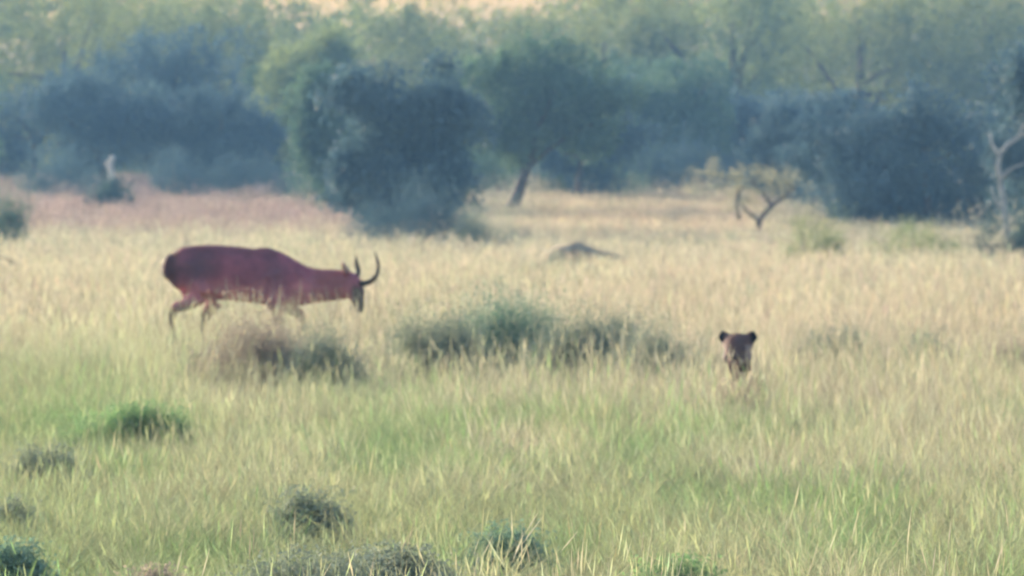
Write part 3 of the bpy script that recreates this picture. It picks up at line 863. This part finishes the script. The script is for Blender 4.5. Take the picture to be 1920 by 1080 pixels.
def build_lioness():
    x, y, z = spot(1383, 793)
    S = F / y
    root = empty('lioness', (x, y, z), math.radians(-6))
    tag(root, 'brown lioness with black ears watching over the tall grass', 'lioness')
    # local: -Y towards the viewer, head above the origin
    def r(x_, y_, z_, hw, hh=None): return (x_, y_, z_, hw, hw if hh is None else hh)
    lofts = [
        [r(0.02, 0.14, .20, .12, .12), r(0.01, 0.30, .21, .15, .15), r(-.02, 0.60, .21, .16, .15), r(-.05, 0.95, .21, .16, .15), r(-.08, 1.22, .22, .16, .16), r(-.10, 1.38, .21, .11, .12)],
        [r(0.02, 0.27, .27, .10, .12), r(0.01, 0.18, .40, .090, .10), r(0, 0.08, .55, .10, .11), r(0, 0.0, .61, .10, .10)],                        # neck
        [r(0, 0.10, .62, .085, .08), r(0, 0.04, .632, .124, .088), r(0, -.04, .614, .108, .095), r(0, -.10, .585, .085, .085), r(0, -.16, .545, .062, .062), r(0, -.205, .52, .050, .048)],   # skull to muzzle
        [r(-.035, -.13, .515, .035), r(-.032, -.19, .497, .036), r(-.028, -.215, .495, .028)],
        [r(.035, -.13, .515, .035), r(.032, -.19, .497, .036), r(.028, -.215, .495, .028)],
        [r(0, -.08, .50, .05, .04), r(0, -.15, .465, .040, .030), r(0, -.19, .455, .028, .022)],                                                   # jaw
        [r(-.075, -.02, .54, .045, .06), r(-.065, -.07, .52, .04, .05)], [r(.075, -.02, .54, .045, .06), r(.065, -.07, .52, .04, .05)],            # cheeks
        [r(-.075, .03, .655, .030, .045), r(-.112, .04, .688, .022, .050), r(-.138, .045, .706, .017, .040)],                                        # ears
        [r(.075, .03, .655, .030, .045), r(.112, .04, .688, .022, .050), r(.138, .045, .706, .017, .040)],
        [r(-.10, .26, .22, .08), r(-.13, .16, .13, .065), r(-.15, .05, .07, .055), r(-.14, -.18, .05, .05), r(-.13, -.38, .045, .05), r(-.13, -.46, .045, .055, .042)],     # forelegs laid forward
        [r(.12, .26, .22, .08), r(.15, .16, .13, .065), r(.19, .05, .07, .055), r(.17, -.18, .05, .05), r(.16, -.36, .045, .05), r(.16, -.44, .045, .055, .042)],
        [r(-.16, 1.18, .21, .11, .13), r(-.22, 1.00, .16, .09, .11), r(-.25, .88, .09, .065), r(-.25, 1.10, .05, .045), r(-.25, .86, .045, .045), r(-.25, .76, .045, .05)],  # folded haunches
        [r(.00, 1.20, .21, .11, .13), r(.10, 1.04, .20, .10, .12), r(.17, .92, .10, .07), r(.16, 1.12, .05, .045), r(.17, .88, .045, .045), r(.17, .78, .045, .05)],
        [r(-.10, 1.40, .21, .035), r(-.18, 1.55, .11, .026), r(-.42, 1.60, .05, .022), r(-.62, 1.52, .04, .022), r(-.74, 1.46, .045, .035), r(-.80, 1.43, .045, .012)],      # tail
    ]
    def paint(co):
        X, Y, Z = co.T
        nz = fnoise(X * 9 + 50, Z * 9 + 50) - 0.5
        c = np.tile(np.array([0.090, 0.052, 0.050]), (len(co), 1)) * (1 + 0.25 * nz)[:, None]
        c = blend(c, (0.15, 0.10, 0.08), sstep(.12, .40, Y) * 0.8)
        hd = sstep(.14, .02, Y) * sstep(.42, .47, Z)
        c = blend(c, (0.25, 0.20, 0.19), hd * sstep(.066, .092, np.abs(X + 0.01)) * sstep(.645, .61, Z))     # pale cheeks
        c = blend(c, (0.13, 0.09, 0.085), hd * sstep(.485, .465, Z) * 0.8)                                    # pale chin
        c = blend(c, (0.30, 0.20, 0.18), hd * sstep(-.16, -.19, Y) * sstep(.525, .505, Z) * 0.7)
        c = blend(c, (0.070, 0.045, 0.050), hd * sstep(.025, .008, np.abs(np.abs(X) - .058)) * sstep(.02, .006, np.abs(Z - .60)) * 0.9)   # dark eye rims
        ear = sstep(.63, .665, Z) * sstep(.098, .118, np.abs(X))
        c = blend(c, (0.010, 0.009, 0.012), ear)
        c = blend(c, (0.03, 0.022, 0.02), sstep(-.66, -.72, X))
        return c
    mesh_obj('body', body_mesh('body', lofts, 0.011, 4, paint), coat_mat('lion_coat', 0.8), root)
    nm = plain_mat('nose_leather', (0.045, 0.026, 0.026), 0.45)
    nb = mesh_obj('nose', ball_mesh('nose', 0.028, 1.05, 0.6, 0.7), nm, root); nb.location = (0, -.245, .532)
    em = plain_mat('lion_eye', (0.10, 0.055, 0.012), 0.15)
    for s in (-1, 1):
        e = mesh_obj('eye', ball_mesh('eye', 0.016), em, root); e.location = (s * .056, -.118, .602)
build_lioness()

# ------------------------------------------------------------------ shrubs and small plants on the plain
for q in SHRUBS:
    shrub(group='shrubs scattered over the plain' if q['name'] != 'thicket' else 'thickets along the foot of the wood', **q)

# ------------------------------------------------------------------ mound, thorn tree, dead wood
def build_mound():
    x, y, z = shrub_spot(1092, 510)
    rng = np.random.default_rng(9)
    W, H = 165 * y / F, (row_of(y, z) - 460) * y / F
    nx, na = 16, 40
    V, Fc = [], []
    for i in range(nx + 1):
        t = i / nx                               # 0 centre .. 1 rim
        for k in range(na):
            a = 2 * math.pi * k / na
            rr = t * (1 + 0.16 * math.sin(2 * a + 1) + 0.08 * math.sin(5 * a))
            X = math.cos(a) * rr * W * 0.5; Y = math.sin(a) * rr * W * 0.42
            h = H * math.sqrt(max(0.0, 1 - t ** 4)) * (1 + 0.10 * math.cos(a + 2.6)) + 0.10 * (float(fnoise(X * 3 + 60, Y * 3 + 60)) - 0.5) * (1 - t * t)
            V.append((X, Y, h - 0.06 * t))
    for i in range(nx):
        for k in range(na):
            Fc.append((i * na + k, i * na + (k + 1) % na, (i + 1) * na + (k + 1) % na, (i + 1) * na + k))
    o = mesh_obj('earth_mound', np_mesh('earth_mound', V, Fc, smooth=True), M_MOUND)
    o.location = (x, y, z)
    tag(o, 'low brown earth mound in the middle distance', 'mound')
build_mound()

def branch_px(root_px, pts, D, r0, r1, rng):
    """polyline given by photograph positions at one distance, relative to a root position"""
    m = D / F
    P = [((a - root_px[0]) * m, dy, (root_px[1] - b) * m) for a, b, dy in pts]
    P = dense([(*p, 0.01) for p in P], 4)
    path = [q[:3] for q in P][3:-3]
    n = len(path)
    return path, [r0 + (r1 - r0) * i / (n - 1) for i in range(n)]

def build_thorn_tree():
    rng = np.random.default_rng(41)
    bx, by = 1418, 452
    x, y, z = spot(bx, by)
    root = empty('thorn_tree', (x, y, z))
    tag(root, 'small sparse thorn tree with a bent trunk and pale yellowish twigs', 'tree')
    p, r = branch_px((bx, by), [(1418, 455, 0), (1424, 415, 0), (1446, 388, .05), (1470, 368, .1), (1492, 350, .1)], y, 0.085, 0.035, rng)
    mesh_obj('trunk', tubes_mesh('trunk', [(p, r)], 8, 0.15, rng), M_BARK, root)
    limbs = [[(1446, 388, 0), (1430, 360, .1), (1408, 340, .2), (1378, 328, .3)], [(1470, 368, 0), (1462, 345, -.2), (1440, 328, -.3), (1405, 322, -.5)],
             [(1424, 415, 0), (1398, 392, .3), (1384, 368, .4), (1388, 340, .5)], [(1386, 412, .2), (1382, 380, .2), (1392, 352, .2), (1420, 334, .2)],
             [(1492, 350, .1), (1478, 336, .2), (1450, 330, .4)], [(1430, 360, 0), (1380, 345, -.3), (1330, 352, -.4), (1292, 362, -.4)],
             [(1408, 340, .2), (1350, 326, .1), (1310, 322, 0)]]
    twigs = []
    for i, L in enumerate(limbs):
        p, r = branch_px((bx, by), L, y, 0.050, 0.016, rng)
        mesh_obj('limb', tubes_mesh('limb', [(p, r)], 6, 0.1, rng), M_BARK if i in (0, 2, 3) else M_LICHEN, root)
        for k in range(16):
            s = np.array(p[rng.integers(2, len(p))])
            d = rng.normal(0, 1, 3); d[2] = abs(d[2]) * 0.6 - 0.2; d /= np.linalg.norm(d)
            ln = rng.uniform(0.18, 0.5)
            twigs.append(([s, s + d * ln * 0.5 + rng.normal(0, .03, 3), s + d * ln], [0.012, 0.009, 0.005]))
    mesh_obj('twigs', tubes_mesh('twigs', twigs, 4, 0, None), M_LICHEN, root)['kind'] = 'stuff'
    tips = np.array([t[0][2] for t in twigs])
    C = tips[rng.integers(0, len(tips), 2600)] + rng.normal(0, 0.10, (2600, 3))
    mesh_obj('crown', leaves_mesh('crown', C, 0.06, rng), LEAF['pale'], root)
build_thorn_tree()

def dead_wood(name, label, category, bx, by, polys, mat, r0, r1, seed):
    rng = np.random.default_rng(seed)
    x, y, z = spot(bx, by)
    root = empty(name, (x, y, z))
    tag(root, label, category)
    for i, L in enumerate(polys):
        k = 1.0 if i == 0 else 0.6
        p, r = branch_px((bx, by), L, y, r0 * k, r1 * k, rng)
        mesh_obj('trunk' if i == 0 else 'branch', tubes_mesh('trunk' if i == 0 else 'branch', [(p, r)], 8, 0.15, rng), mat, root)
    return root
dead_wood('dead_branch', 'bare brown fallen branch sticking out of the grass at the left edge', 'branch', 20, 545,
          [[(80, 552, 0), (66, 520, 0), (40, 500, .1), (10, 486, .1), (-30, 478, .2)], [(40, 500, .1), (22, 496, 0), (4, 500, 0)]], M_TWIG, 0.055, 0.02, 51)
dead_wood('bent_limb', 'pale bent bare limb at the right edge against dark leaves', 'dead tree', 1890, 478,
          [[(1892, 482, 0), (1886, 420, 0), (1878, 345, .1), (1872, 310, .1), (1884, 278, .1), (1912, 256, .1), (1945, 244, .1)],
           [(1878, 335, 0), (1896, 316, -.1), (1925, 306, -.1)], [(1875, 292, .1), (1862, 272, .2), (1858, 250, .3)], [(1912, 256, .1), (1918, 238, 0), (1934, 224, -.1)],
           [(1884, 400, 0), (1868, 376, .1), (1860, 350, .1)]], M_GREYBARK, 0.085, 0.04, 52)
dead_wood('broken_snag', 'short white broken snag above a dark bush at left', 'dead tree', 212, 385,
          [[(214, 390, -.8), (213, 350, -.8), (211, 318, -.8), (214, 292, -.8)], [(212, 322, -.8), (205, 310, -.8), (203, 302, -.8)]], M_PALEBARK, 0.12, 0.09, 53)
dead_wood('dead_sapling', 'pale leaning dead stem left of the dark leaning trunk', 'dead tree', 838, 410,
          [[(832, 415, -.5), (846, 375, -.5), (858, 350, -.5), (868, 328, -.5)], [(858, 350, -.5), (852, 335, -.5), (856, 322, -.5)]], M_PALEBARK, 0.09, 0.05, 54)
dead_wood('dead_sapling', 'small pale upright stick at the foot of the big dark tree', 'dead tree', 770, 470,
          [[(772, 474, -.3), (770, 455, -.3), (768, 438, -.3)], [(770, 455, -.3), (776, 446, -.3)]], M_PALEBARK, 0.05, 0.03, 55)
dead_wood('dead_sapling', 'thin pale stick above the antelope horns', 'dead tree', 676, 440,
          [[(680, 445, -.3), (676, 420, -.3), (670, 398, -.3)], [(676, 420, -.3), (684, 408, -.3)]], M_PALEBARK, 0.05, 0.025, 56)
dead_wood('fallen_stick', 'short dark stick lying above the right ear of the lioness', 'branch', 1465, 640,
          [[(1444, 612, 0), (1460, 610, .1), (1482, 611, .2), (1502, 609, .3)], [(1452, 642, 0), (1450, 625, 0), (1447, 612, 0)]], M_TWIG, 0.018, 0.010, 57)
